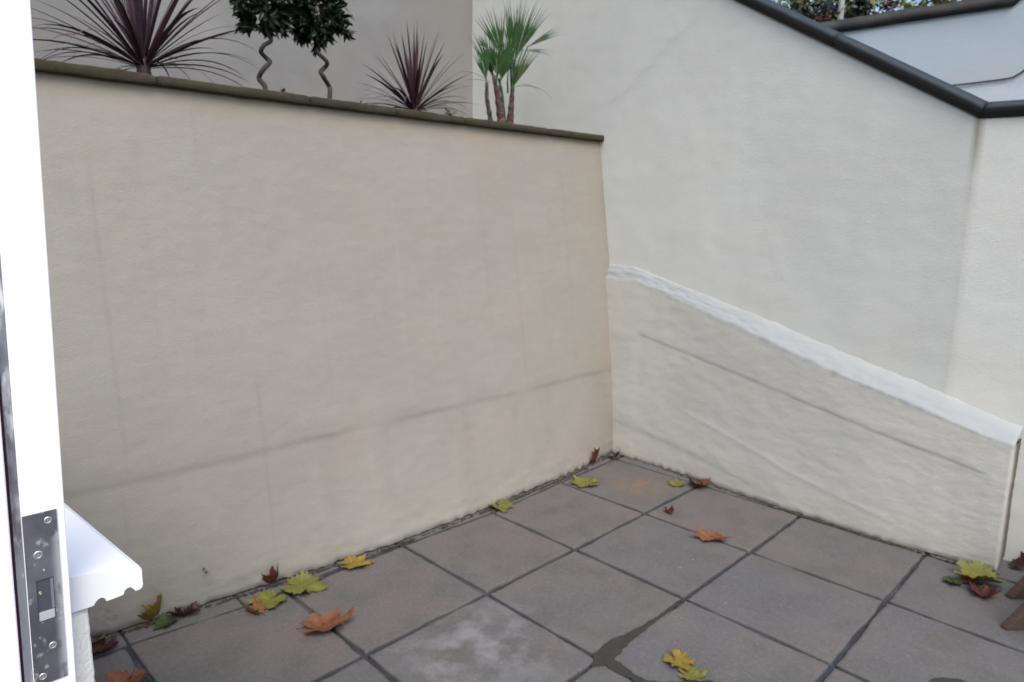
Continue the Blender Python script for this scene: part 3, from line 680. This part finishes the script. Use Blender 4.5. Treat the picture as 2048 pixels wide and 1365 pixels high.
topiary((2.037, -.75, 2.14), [(2.037, -.75, 2.14), (2.037, -.75, 2.205), (2.058, -.765, 2.245), (2.048, -.735, 2.283), (2.010, -.745, 2.323), (2.014, -.77, 2.345), (2.046, -.755, 2.366), (2.040, -.735, 2.392), (1.998, -.745, 2.425), (2.012, -.75, 2.458)],
        (2.035, -.76, 2.580), .145, "bay tree with twisted corkscrew trunk and round crown, left one of the pair", 3, 950)
topiary((1.693, -.75, 2.16), [(1.693, -.75, 2.16), (1.684, -.75, 2.235), (1.680, -.765, 2.262), (1.730, -.74, 2.305), (1.734, -.75, 2.325), (1.702, -.77, 2.350), (1.698, -.745, 2.375), (1.748, -.74, 2.408), (1.752, -.75, 2.425), (1.742, -.75, 2.446)],
        (1.730, -.76, 2.600), .165, "bay tree with twisted corkscrew trunk rising from a soil mound, right one of the pair", 8, 1250)

# fan palm cluster
proot = empty('fan_palm', (.43, -.74, 2.13), "green fan palm with several fibrous reddish trunks in the planter corner", 'plant')
PB = Vector((.43, -.74, 2.13)); CAMR = Vector((-.83, .55, 0)); CAMF = Vector((.55, .83, 0))
def pp(px, py, out=0.0): return Vector((.454-(px-1000)/214, -.75, 2.239+(238-py)/312))-PB+CAMF*out
def trunk(pts, rad, mat=FIBRE):
    V, F = [], []; P = []
    for i in range(len(pts)-1):
        for k in range(5): P.append(Vector(pts[i]).lerp(Vector(pts[i+1]), k/5))
    P.append(Vector(pts[-1])); n = len(P)
    rr = [float(np.interp(i/(n-1), np.linspace(0, 1, len(rad)), rad))*(1+.14*math.sin(i*2.3)+.08*N(i, 0, 2)) for i in range(n)]
    tube(V, F, P, rr, 10); mesh_obj('trunk', V, F, mat, proot)
trunk([pp(982, 262, .02), pp(980, 238, .02), pp(974, 205, .02), pp(974, 175, .02)], [.018, .015, .013, .010])
trunk([pp(1003, 262, .04), pp(1001, 238, .04), pp(994, 200, .04), pp(986, 160, .04)], [.036, .030, .020, .011])
trunk([pp(1020, 262, 0), pp(1020, 238, 0), pp(1022, 205, 0), pp(1024, 172, 0)], [.030, .024, .018, .012])
trunk([pp(1008, 262, 0), pp(1007, 230, 0), pp(1004, 190, 0), pp(998, 160, -.01)], [.02, .014, .009, .008], PALMM)
def fan(hub, stem_from, ang, span, L, nb, mat, seed, tiltout=.15, wid=1.0, join=.55, droop=.06):
    rng = random.Random(seed); V, F = [], []
    up = Vector((0, 0, 1)); rt = -Vector((.83, -.55, 0))
    side_n = Vector((.55, .83, 0))
    W = 2*math.sin(R(span)/nb/2)*L*join*1.15*wid
    for i in range(nb):
        a = R(ang-span/2+span*(i+.5)/nb+rng.uniform(-1, 1)*span/nb*.3); l = L*rng.uniform(.85, 1.05)*(1-.18*abs((i+.5)/nb-.5))
        d = rt*math.sin(a)+up*math.cos(a)+side_n*(tiltout+rng.uniform(-.10, .10)); d.normalize()
        s = d.cross(side_n).normalized(); b = len(V); pl = (1 if i % 2 else -1)
        for t, wd in ((0, .05), (.25, .5), (.5, 1.0), (.62, .95), (.8, .5), (1, .03)):
            c = hub+d*l*t+Vector((0, 0, -1))*droop*l*t**3+side_n*(.006*math.sin(i*1.7))
            hw = W*.5*wd*(.6 if t > .6 else 1)
            V.extend([tuple(c-s*hw-side_n*hw*.5), tuple(c+side_n*hw*.35), tuple(c+s*hw-side_n*hw*.5)])
        for k in range(5): q = b+3*k; F.extend([(q, q+1, q+4, q+3), (q+1, q+2, q+5, q+4)])
    o = mesh_obj('fan_leaf', V, F, mat, proot)
    V, F = [], []; s0 = Vector(stem_from); tube(V, F, [s0, s0.lerp(hub, .5)+Vector((.004, 0, 0)), hub+(hub-s0).normalized()*.01], [.006, .005, .004], 6)
    mesh_obj('stalk', V, F, PALMM, o)
fan(pp(1030, 112, 0), pp(1022, 180), 10, 56, .40, 20, PALMM, 1)
fan(pp(1018, 118, .03), pp(1022, 180), 0, 34, .33, 15, PALMM, 41, .25)
fan(pp(1000, 120, .05), pp(990, 170, .04), -20, 44, .31, 13, PALMM, 2)
fan(pp(992, 162, .06), pp(990, 185, .04), -4, 62, .25, 18, PALMM, 3, .25)
fan(pp(1000, 165, .02), pp(996, 190, .03), 12, 46, .28, 14, PALMM, 31, .1)
fan(pp(972, 172, .04), pp(974, 200, .02), -12, 40, .24, 12, PALMM, 4)
fan(pp(1022, 168, .03), pp(1023, 190), 2, 34, .24, 12, PALMM, 5, .2)
fan(pp(1052, 88, .02), pp(1024, 170), 60, 17, .28, 9, PALMM, 6, .1, 1.2, .5)
fan(pp(1022, 176, .03), pp(1022, 200), 29, 17, .34, 8, PALMY, 7, .1, 1.3, .45)
fan(pp(1040, 100, .04), pp(1024, 165), 84, 12, .24, 4, PALMM, 8, .05, .8, .4, .2)
fan(pp(1012, 150, .05), pp(1015, 185), -4, 44, .30, 16, PALMM, 52, .2)
fan(pp(984, 160, .02), pp(990, 190, .04), -14, 50, .30, 16, PALMM, 54, .1)
fan(pp(975, 112, .03), pp(985, 160, .03), -50, 40, .11, 6, PALMM, 9)
V, F = [], []
for (a, bb, l, dr) in ((80, 40, .30, 1.4), (-78, 25, .22, 1.1), (70, 10, .22, 2.0), (-60, 18, .25, 1.2)):
    d = CAMR*math.sin(R(a))+Vector((0, 0, 1))*math.cos(R(a)); strap(V, F, pp(1024 if a > 0 else 982, 172), d, l, .009, dr)
mesh_obj('drooping_fronds', V, F, PALMM, proot)

# small weeds & dry leaf lying in the bed
def weed(loc, label, n, h, seed):
    root = empty('weed', loc, label, 'plant', 'small weeds in the planter soil'); rng = random.Random(seed); V, F = [], []; V2, F2 = [], []
    for i in range(n):
        az = rng.random()*6.28; el = R(rng.uniform(35, 80)); d = Vector((math.cos(el)*math.cos(az), math.cos(el)*math.sin(az), math.sin(el))); l = h*rng.uniform(.5, 1)
        tube(V2, F2, [Vector((0, 0, -.01)), d*l*.6, d*l], .0011, 5)
        for k in range(4):
            a2 = rng.random()*6.28; leaf_blade(V, F, d*l*(.5+.15*k), Vector((math.cos(a2), math.sin(a2), .5)), Vector((0, 0, 1)), h*.38, h*.18)
    mesh_obj('leaves', V, F, WEEDM, root); mesh_obj('stem', V2, F2, WEEDM, root)
weed((1.985, -.68, 2.145), "tiny green weed at the foot of the left twisted bay tree", 4, .062, 1)
weed((.93, -.70, 2.15), "sparse green weed between the smaller cordyline and the palm", 7, .085, 2)
weed((1.42, -.68, 2.150), "low green weed sprig left of the smaller cordyline", 5, .045, 3)
weed((1.55, -.68, 2.150), "small pale weed tuft by the soil mound of the right bay tree", 4, .045, 4)
o = clumps('soil_mound', [(1.80, -.70), (1.60, -.69)], 150, .006, .017, SOIL, .022); o.data.transform(Matrix.Translation((0, 0, 2.152))); tag(o, "dark crumbly soil mound around the right twisted bay tree's foot", "soil mound")
o = clumps('soil_mound', [(1.36, -.70), (1.02, -.69)], 190, .005, .014, SOIL, .022); o.data.transform(Matrix.Translation((0, 0, 2.148))); tag(o, "dark crumbly soil mound around the foot of the smaller cordyline", "soil mound")

# ------------------------------------------------------------------ fallen leaves
def fl(name, c1, c2, c3):
    m = M(name, c1, .6, .3); m.mix(m.ramp(m.noise(16, 4), .4, .62), c2); m.mix(m.ramp(m.noise(40, 4, off=4), .58, .72), c3)
    m.mix(m.mul(m.attr('vein').outputs['Fac'], .45), tuple(min(1, v*1.5) for v in c1)); m.bump(m.noise(70, 3), .003, .7); return m
LM = dict(yellow=fl("yellow_leaf", (0.174, 0.119, 0.017), (0.136, 0.111, 0.017), (0.106, 0.048, 0.017)), lime=fl("lime_leaf", (0.097, 0.106, 0.020), (0.126, 0.119, 0.023), (0.058, 0.071, 0.017)),
          orange=fl("orange_brown_leaf", (0.116, 0.042, 0.017), (0.141, 0.058, 0.026), (0.073, 0.022, 0.011)), red=fl("red_brown_leaf", (0.063, 0.015, 0.011), (0.087, 0.025, 0.016), (0.034, 0.011, 0.009)),
          tan=fl("tan_leaf", (0.174, 0.088, 0.040), (0.145, 0.066, 0.028), (0.106, 0.044, 0.017)), green=fl("dark_green_leaf", (0.025, 0.040, 0.011), (0.034, 0.053, 0.017), (0.025, 0.022, 0.011)), brown=fl("dark_brown_leaf", (0.034, 0.014, 0.010), (0.048, 0.020, 0.014), (0.019, 0.009, 0.007)))
LOBES = [(0, 1.0, .50), (50, .90, .46), (-50, .90, .46), (106, .74, .42), (-106, .74, .42)]
def leaf_radius(a, seed):
    r = .64
    for c, l, wd in LOBES:
        d = abs((a-R(c)+math.pi) % (2*math.pi)-math.pi); r = max(r, l*(1-min(1, d/(wd*1.9))**1.15)+.30*max(0, 1-d/1.2)*0)
    r *= 1+.09*math.sin(a*23+seed)+.06*N(a*3, seed, 0)
    d = abs(abs(a)-math.pi); return max(.08, r*(1-.75*max(0, 1-d/.28)))
def fallen(loc, size, yaw, kind, label, tilt=(0, 0), curl=.25, fold=0., squash=1.0, seed=0, lift=0.0, stem=True):
    """sycamore-like leaf; blade curled, petiole as its own part; rests on what is under it"""
    na, nr = 84, 9; V, F, vein = [], [], []; rng = random.Random(seed)
    c1, c2 = rng.uniform(-1, 1), rng.uniform(-1, 1)
    for r in range(nr+1):
        for k in range(na):
            a = -math.pi+2*math.pi*k/na; rr = leaf_radius(a, seed)*r/nr*size*.6
            x = rr*math.cos(a); y = rr*math.sin(a)*squash; q = math.hypot(x, y)/size
            z = size*(curl*q*q*(1+.7*math.sin(2*a+c1*3))+.10*FB(x/size*3, y/size*3, seed)*q*2+.035*math.sin(a*5)*q)
            if fold:
                th = y/size*fold*2.2; z += abs(y)*math.sin(min(1.4, abs(th))); y *= math.cos(min(1.3, abs(th)))
            V.append(Vector((x, y, z))); dv = min(abs((a-R(c)+math.pi) % (2*math.pi)-math.pi) for c, _, _ in LOBES); vein.append(gauss(dv, .07))
    for r in range(nr):
        for k in range(na): F.append((r*na+k, r*na+(k+1) % na, (r+1)*na+(k+1) % na, (r+1)*na+k))
    rot = Matrix.Rotation(yaw, 3, 'Z') @ Matrix.Rotation(tilt[0], 3, 'Y') @ Matrix.Rotation(tilt[1], 3, 'X')
    V = [rot @ v for v in V]; mz = min(v.z for v in V); V = [v-Vector((0, 0, mz)) for v in V]
    name = 'fallen_leaf'; root = empty(name, (loc[0], loc[1], loc[2]+.0025+lift), label, 'leaf', 'fallen autumn leaves')
    mesh_obj('blade', V, F, LM[kind], root, attrs=dict(vein=vein))
    if stem:
        SV, SF = [], []; p = [rot @ Vector((-size*(.02+.11*i), size*.03*math.sin(i*.9+seed), size*.02*i*(1 if curl > 0 else 0))) for i in range(5)]
        p = [v-Vector((0, 0, mz)) for v in p]; p = [Vector((v.x, v.y, max(.0012, v.z))) for v in p]
        tube(SV, SF, p, [.0016, .0013, .0012, .0012, .0016], 6); mesh_obj('leaf_stalk', SV, SF, LM['tan' if kind in ('yellow', 'lime') else 'brown'], root)
    return root
LEAVES = [
 ((2.077, -.005), .165, 2.6, 'yellow', "yellow leaf turning orange, lying alone by the wall foot on the narrow slab strip", dict(curl=.18, squash=.9, seed=1)),
 ((2.345, .00), .21, 2.2, 'lime', "largest yellow-green lobed leaf, over the strip joint in the cluster by the wall", dict(curl=.12, seed=2)),
 ((2.485, .015), .18, .4, 'lime', "yellow-green leaf spread between the largest lobed leaf and the small tan one", dict(curl=.10, seed=5, stem=False)),
 ((2.565, .055), .10, -1.2, 'tan', "small tan curled leaf at the front left of the cluster by the wall", dict(curl=.5, fold=.7, seed=4)),
 ((2.425, -.085), .12, 1.3, 'red', "red-brown leaf standing on edge against the cream wall behind the lime leaves", dict(tilt=(-.9, .2), curl=.4, fold=.5, seed=5, stem=False)),
 ((2.425, .335), .22, 2.75, 'orange', "large orange-brown curled leaf lying on the slab in front of the cluster", dict(curl=.35, fold=.25, squash=.8, seed=6)),
 ((2.865, -.145), .15, 1.9, 'yellow', "yellow-brown leaf standing upright against the wall near the sill", dict(tilt=(-1.1, .2), curl=.3, fold=.4, seed=17, stem=False)),
 ((2.845, -.115), .10, .3, 'green', "small green leaf at the foot of the upright yellow-brown leaf", dict(curl=.3, seed=8, stem=False)),
 ((2.765, -.125), .13, -.2, 'brown', "dark brown curled leaf lying along the wall foot", dict(curl=.45, fold=.6, seed=9)),
 ((3.075, -.105), .15, .8, 'brown', "brown leaf half hidden behind the house wall edge", dict(curl=.4, seed=11)),
 ((3.075, -.150), .09, 2.0, 'lime', "small lime leaf behind the brown leaf by the house wall edge", dict(tilt=(-.5, 0), seed=12, stem=False)),
 ((3.065, .175), .17, .9, 'orange', "orange leaf cut by the lower edge of the picture beside the house wall", dict(curl=.3, seed=13)),
 ((1.133, -.02), .17, 1.2, 'lime', "lime-green leaf with a dark centre, at the wall foot midway to the corner", dict(curl=.28, seed=14)),
 ((.514, .105), .20, -.7, 'lime', "flat yellow-green leaf on the joint near the corner", dict(curl=.12, seed=15, squash=.9)),
 ((.185, -.075), .13, 2.0, 'red', "rust-brown leaf standing on end against the wall near the corner", dict(tilt=(-1.25, .2), curl=.3, fold=.6, seed=16)),
 ((.005, -.055), .12, 1.0, 'red', "dark red crumpled leaf in the corner of the two walls", dict(tilt=(-.5, .3), curl=.5, seed=17)),
 ((.115, .49), .13, -2.5, 'lime', "small lime leaf touching the orange-brown leaf by the plinth wall", dict(curl=.15, seed=19, stem=False)),
 ((.035, .60), .19, .6, 'orange', "orange-brown leaf leaning on the foot of the plinth wall", dict(curl=.35, fold=.3, seed=20, tilt=(-.2, .1))),
 ((.500, .674), .075, .9, 'red', "very small red-brown curled leaf alone on a slab", dict(curl=.7, fold=.5, seed=21)),
 ((.620, 1.010), .20, -.85, 'orange', "long orange-tan leaf lying across the joint in the middle of the paving", dict(curl=.3, fold=.35, squash=.7, seed=22)),
 ((1.605, 1.405), .13, 1.2, 'yellow', "golden yellow leaf near the lower edge above the green leaf", dict(curl=.25, seed=23)),
 ((1.640, 1.475), .11, 2.2, 'lime', "yellow-green leaf half cut off by the lower edge of the picture", dict(curl=.15, seed=24, stem=False)),
 ((.135, 2.06), .22, -.9, 'lime', "large lime-yellow leaf on the pile by the wooden leg", dict(curl=.2, fold=.15, seed=25, lift=.02)),
 ((.225, 1.965), .10, .2, 'green', "dark green leaf at the left of the pile by the wooden leg", dict(curl=.4, seed=26)),
 ((.245, 2.08), .14, .5, 'red', "red-brown crumpled leaf at the front of the pile by the wooden leg", dict(curl=.5, fold=.3, seed=27)),
 ((.170, 2.02), .11, 1.9, 'orange', "orange-brown leaf under the large lime-yellow leaf", dict(curl=.4, seed=28, stem=False)),
 ((-.16, 2.15), .12, 1.9, 'brown', "dark brown leaf tucked in the gap behind the end of the plinth wall", dict(tilt=(-.5, 0), curl=.5, seed=29, stem=False)),
]
for (xy, size, yaw, kind, label, kw) in LEAVES: kw['curl'] = kw.get('curl', .25)*1.25; kw['fold'] = kw.get('fold', 0)+.18; fallen((xy[0], xy[1], .0), size*.95, yaw, kind, label, **kw)
fallen((1.475, -.69, 2.150), .10, .4, 'red', "red-brown dry leaf lying on the planter soil left of the smaller cordyline", curl=.4, fold=.5, seed=31)

# ------------------------------------------------------------------ wooden stool, two plank legs in view at the right
wroot = empty('wooden_stool', (.35, 2.45, 0), "brown wooden stool at the right edge, only its splayed plank legs in view", 'stool')
WOOD = M("brown_stained_wood", (.085, .055, .045), .6, .35); WOOD.mix(WOOD.ramp(WOOD.noise(18, 4, (1, 1, 6)), .4, .65), (.12, .08, .065)); WOOD.mix(WOOD.ramp(WOOD.noise(60, 3, (6, 6, 1), 4), .5, .7, 0, .6), (.05, .032, .026)); WOOD.bump(WOOD.noise(40, 4, (1, 1, 4)), .002, .6)
def plank(name, p0, p1, wd, th, side):
    p0, p1 = Vector(p0), Vector(p1); d = (p1-p0).normalized(); s = Vector(side); s = (s-d*s.dot(d)).normalized(); n_ = d.cross(s)
    V, F = [], []; box(V, F, (-wd/2, -th/2, 0), (wd/2, th/2, (p1-p0).length))
    V = [p0+s*v[0]+n_*v[1]+d*v[2] for v in V]
    if abs(d.z) > .3:      # saw the foot level with the floor
        for i in range(4): V[i] = V[i]-d*((V[i].z-p0.z)/d.z)
        for i in range(4, 8): V[i] = V[i]-d*((V[i].z-p1.z)/d.z)
    o = mesh_obj(name, V, F, WOOD, smooth=False); bevel(o, .004); return child_local(o, wroot)
SD = (-.75, .66, 0)
plank('leg', (.455, 2.222, .004), (.455, 2.43, .43), .085, .032, SD)
plank('leg', (.16, 2.19, .004), (.16, 2.40, .43), .085, .032, SD)
plank('leg', (.455, 3.00, .004), (.455, 2.72, .43), .085, .032, SD)
plank('leg', (.16, 3.00, .004), (.16, 2.72, .43), .085, .032, SD)
plank('seat', (.02, 2.62, .452), (.62, 2.62, .452), .36, .035, (0, 1, 0))

# ------------------------------------------------------------------ things at street level beyond the far wall
V, F = [], []; 
DARKG = leafmat("dark_shrub_green", (.010, .016, .009), (.018, .028, .012), (.006, .008, .006)); TREEG = leafmat("olive_tree_leaf", (.10, .13, .03), (.16, .17, .04), (.05, .075, .025), .6, .2, 2)
PINK = leafmat("pink_petals", (.55, .14, .20), (.62, .26, .32), (.40, .08, .13))
def bush(name, loc, rad, n, ls, mat, label, cat, seed, trunkh=.5, flowers=0):
    root = empty(name, loc, label, cat); rng = random.Random(seed); V, F = [], []
    C0 = Vector((0, 0, trunkh+rad[2]*.8)); tips = []; BV, BF = [], []
    tube(BV, BF, [Vector((0, 0, -.05)), Vector((0.01, 0, trunkh*.6)), C0], [rad[0]*.08, rad[0]*.06, rad[0]*.03], 7)
    for i in range(26):
        v = Vector((rng.gauss(0, 1), rng.gauss(0, 1), rng.gauss(0, 1))).normalized(); e = Vector((v.x*rad[0], v.y*rad[1], v.z*rad[2]))*rng.uniform(.6, 1.0); tips.append(e)
        tube(BV, BF, [C0, C0+e*.5+Vector((0, 0, .03)), C0+e], [rad[0]*.03, rad[0]*.018, rad[0]*.006], 5, False)
    mesh_obj('trunk', BV, BF, BARKM, root)
    for i in range(n):
        e = rng.choice(tips)*rng.uniform(.5, 1.05)+Vector((rng.gauss(0, 1)*rad[0], rng.gauss(0, 1)*rad[1], rng.gauss(0, 1)*rad[2]))*.16
        leaf_blade(V, F, C0+e, Vector((rng.gauss(0, 1), rng.gauss(0, 1), rng.gauss(0, .7))), Vector((rng.gauss(0, 1), rng.gauss(0, 1), 1)), ls*rng.uniform(.7, 1.3), ls*.55)
    mesh_obj('crown' if not flowers else 'foliage', V, F, mat, root)
    if flowers:
        V, F = [], []
        for i in range(flowers):
            e = rng.choice(tips)*rng.uniform(.75, 1.05); c = C0+e+Vector((rng.gauss(0, .02), rng.gauss(0, .02), rng.gauss(0, .02)))
            for k in range(5):
                a = k*1.257+rng.random(); leaf_blade(V, F, c, Vector((math.cos(a), math.sin(a), .3)), Vector((0, 0, 1)), .032, .026)
        mesh_obj('blossom', V, F, PINK, root); tag(root.children[-1], kind='stuff')
    return root
FG = 2.55   # street-level ground behind the far wall
V, F = [], []; box(V, F, (-58, -30, 1.5), (-2.35, 30, FG)); tag(mesh_obj('upper_terrace', V, F, M("terrace_paving", (.16, .155, .15)), smooth=False), kind='structure')
bush('shrub', (-3.10, -.30, FG), (.22, .30, .42), 1500, .05, DARKG, "dark leafy shrub behind the far wall left of the white post", 'shrub', 4, .45)
bush('flowering_plant', (-2.85, -.05, FG), (.10, .10, .16), 260, .035, DARKG, "pink flowering plant just above the black coping beside the white post", 'plant', 5, .62, 46)
bush('shrub', (-3.20, .12, FG), (.20, .16, .42), 1100, .05, DARKG, "dark leafy shrub behind the far wall right of the white post", 'shrub', 6, .45)
bush('flowering_plant', (-3.45, .30, FG), (.10, .08, .10), 120, .03, DARKG, "small pink flowers at the top edge right of the dark shrubs", 'plant', 15, .95, 14)
V, F = [], []; tube(V, F, [(0, 0, 0), (0, 0, 2.4)], .026, 16); o = mesh_obj('post', V, F, M("white_post_paint", (.36, .37, .37), .5)); o.location = (-3.02, .035, FG); tag(o, "white round post standing between the two dark shrubs", "post")
rl = empty('railing', (-2.6, -.75, FG), "grey railing with dark horizontal bars at the left behind the sloping coping", 'railing')
IRON = M("dark_iron", (.03, .032, .035), .5); GREYB = M("grey_board", (.22, .24, .25), .6)
for i, (z) in enumerate((.50, .62, .74, .86, .98, 1.10)):
    V, F = [], []; box(V, F, (-.9, -.5, z), (-.86, .42, z+.075)); mesh_obj('board', V, F, GREYB, rl, smooth=False)
for y in (-.5, .0, .45):
    V, F = [], []; box(V, F, (-.96, y, 0), (-.905, y+.05, 1.25)); mesh_obj('rail_post', V, F, IRON, rl, smooth=False)
V, F = [], []; box(V, F, (-.98, -.5, .45), (-.965, .5, 1.2)); mesh_obj('backing', V, F, IRON, rl, smooth=False)
for k, (x, y, r_, sd_) in enumerate(((-8.2, .2, 1.5, 71), (-9.0, 2.3, 1.7, 72), (-8.6, -2.3, 1.4, 73))):
    bush('tree', (x, y, FG), (r_, r_*.95, r_), 2300, .11, TREEG, ("olive-green tree seen against bright sky just above the black coping", "olive-green tree at the far right above the black coping", "olive-green tree behind the dark shrubs, nearly hidden")[k], 'tree', sd_, 1.3)
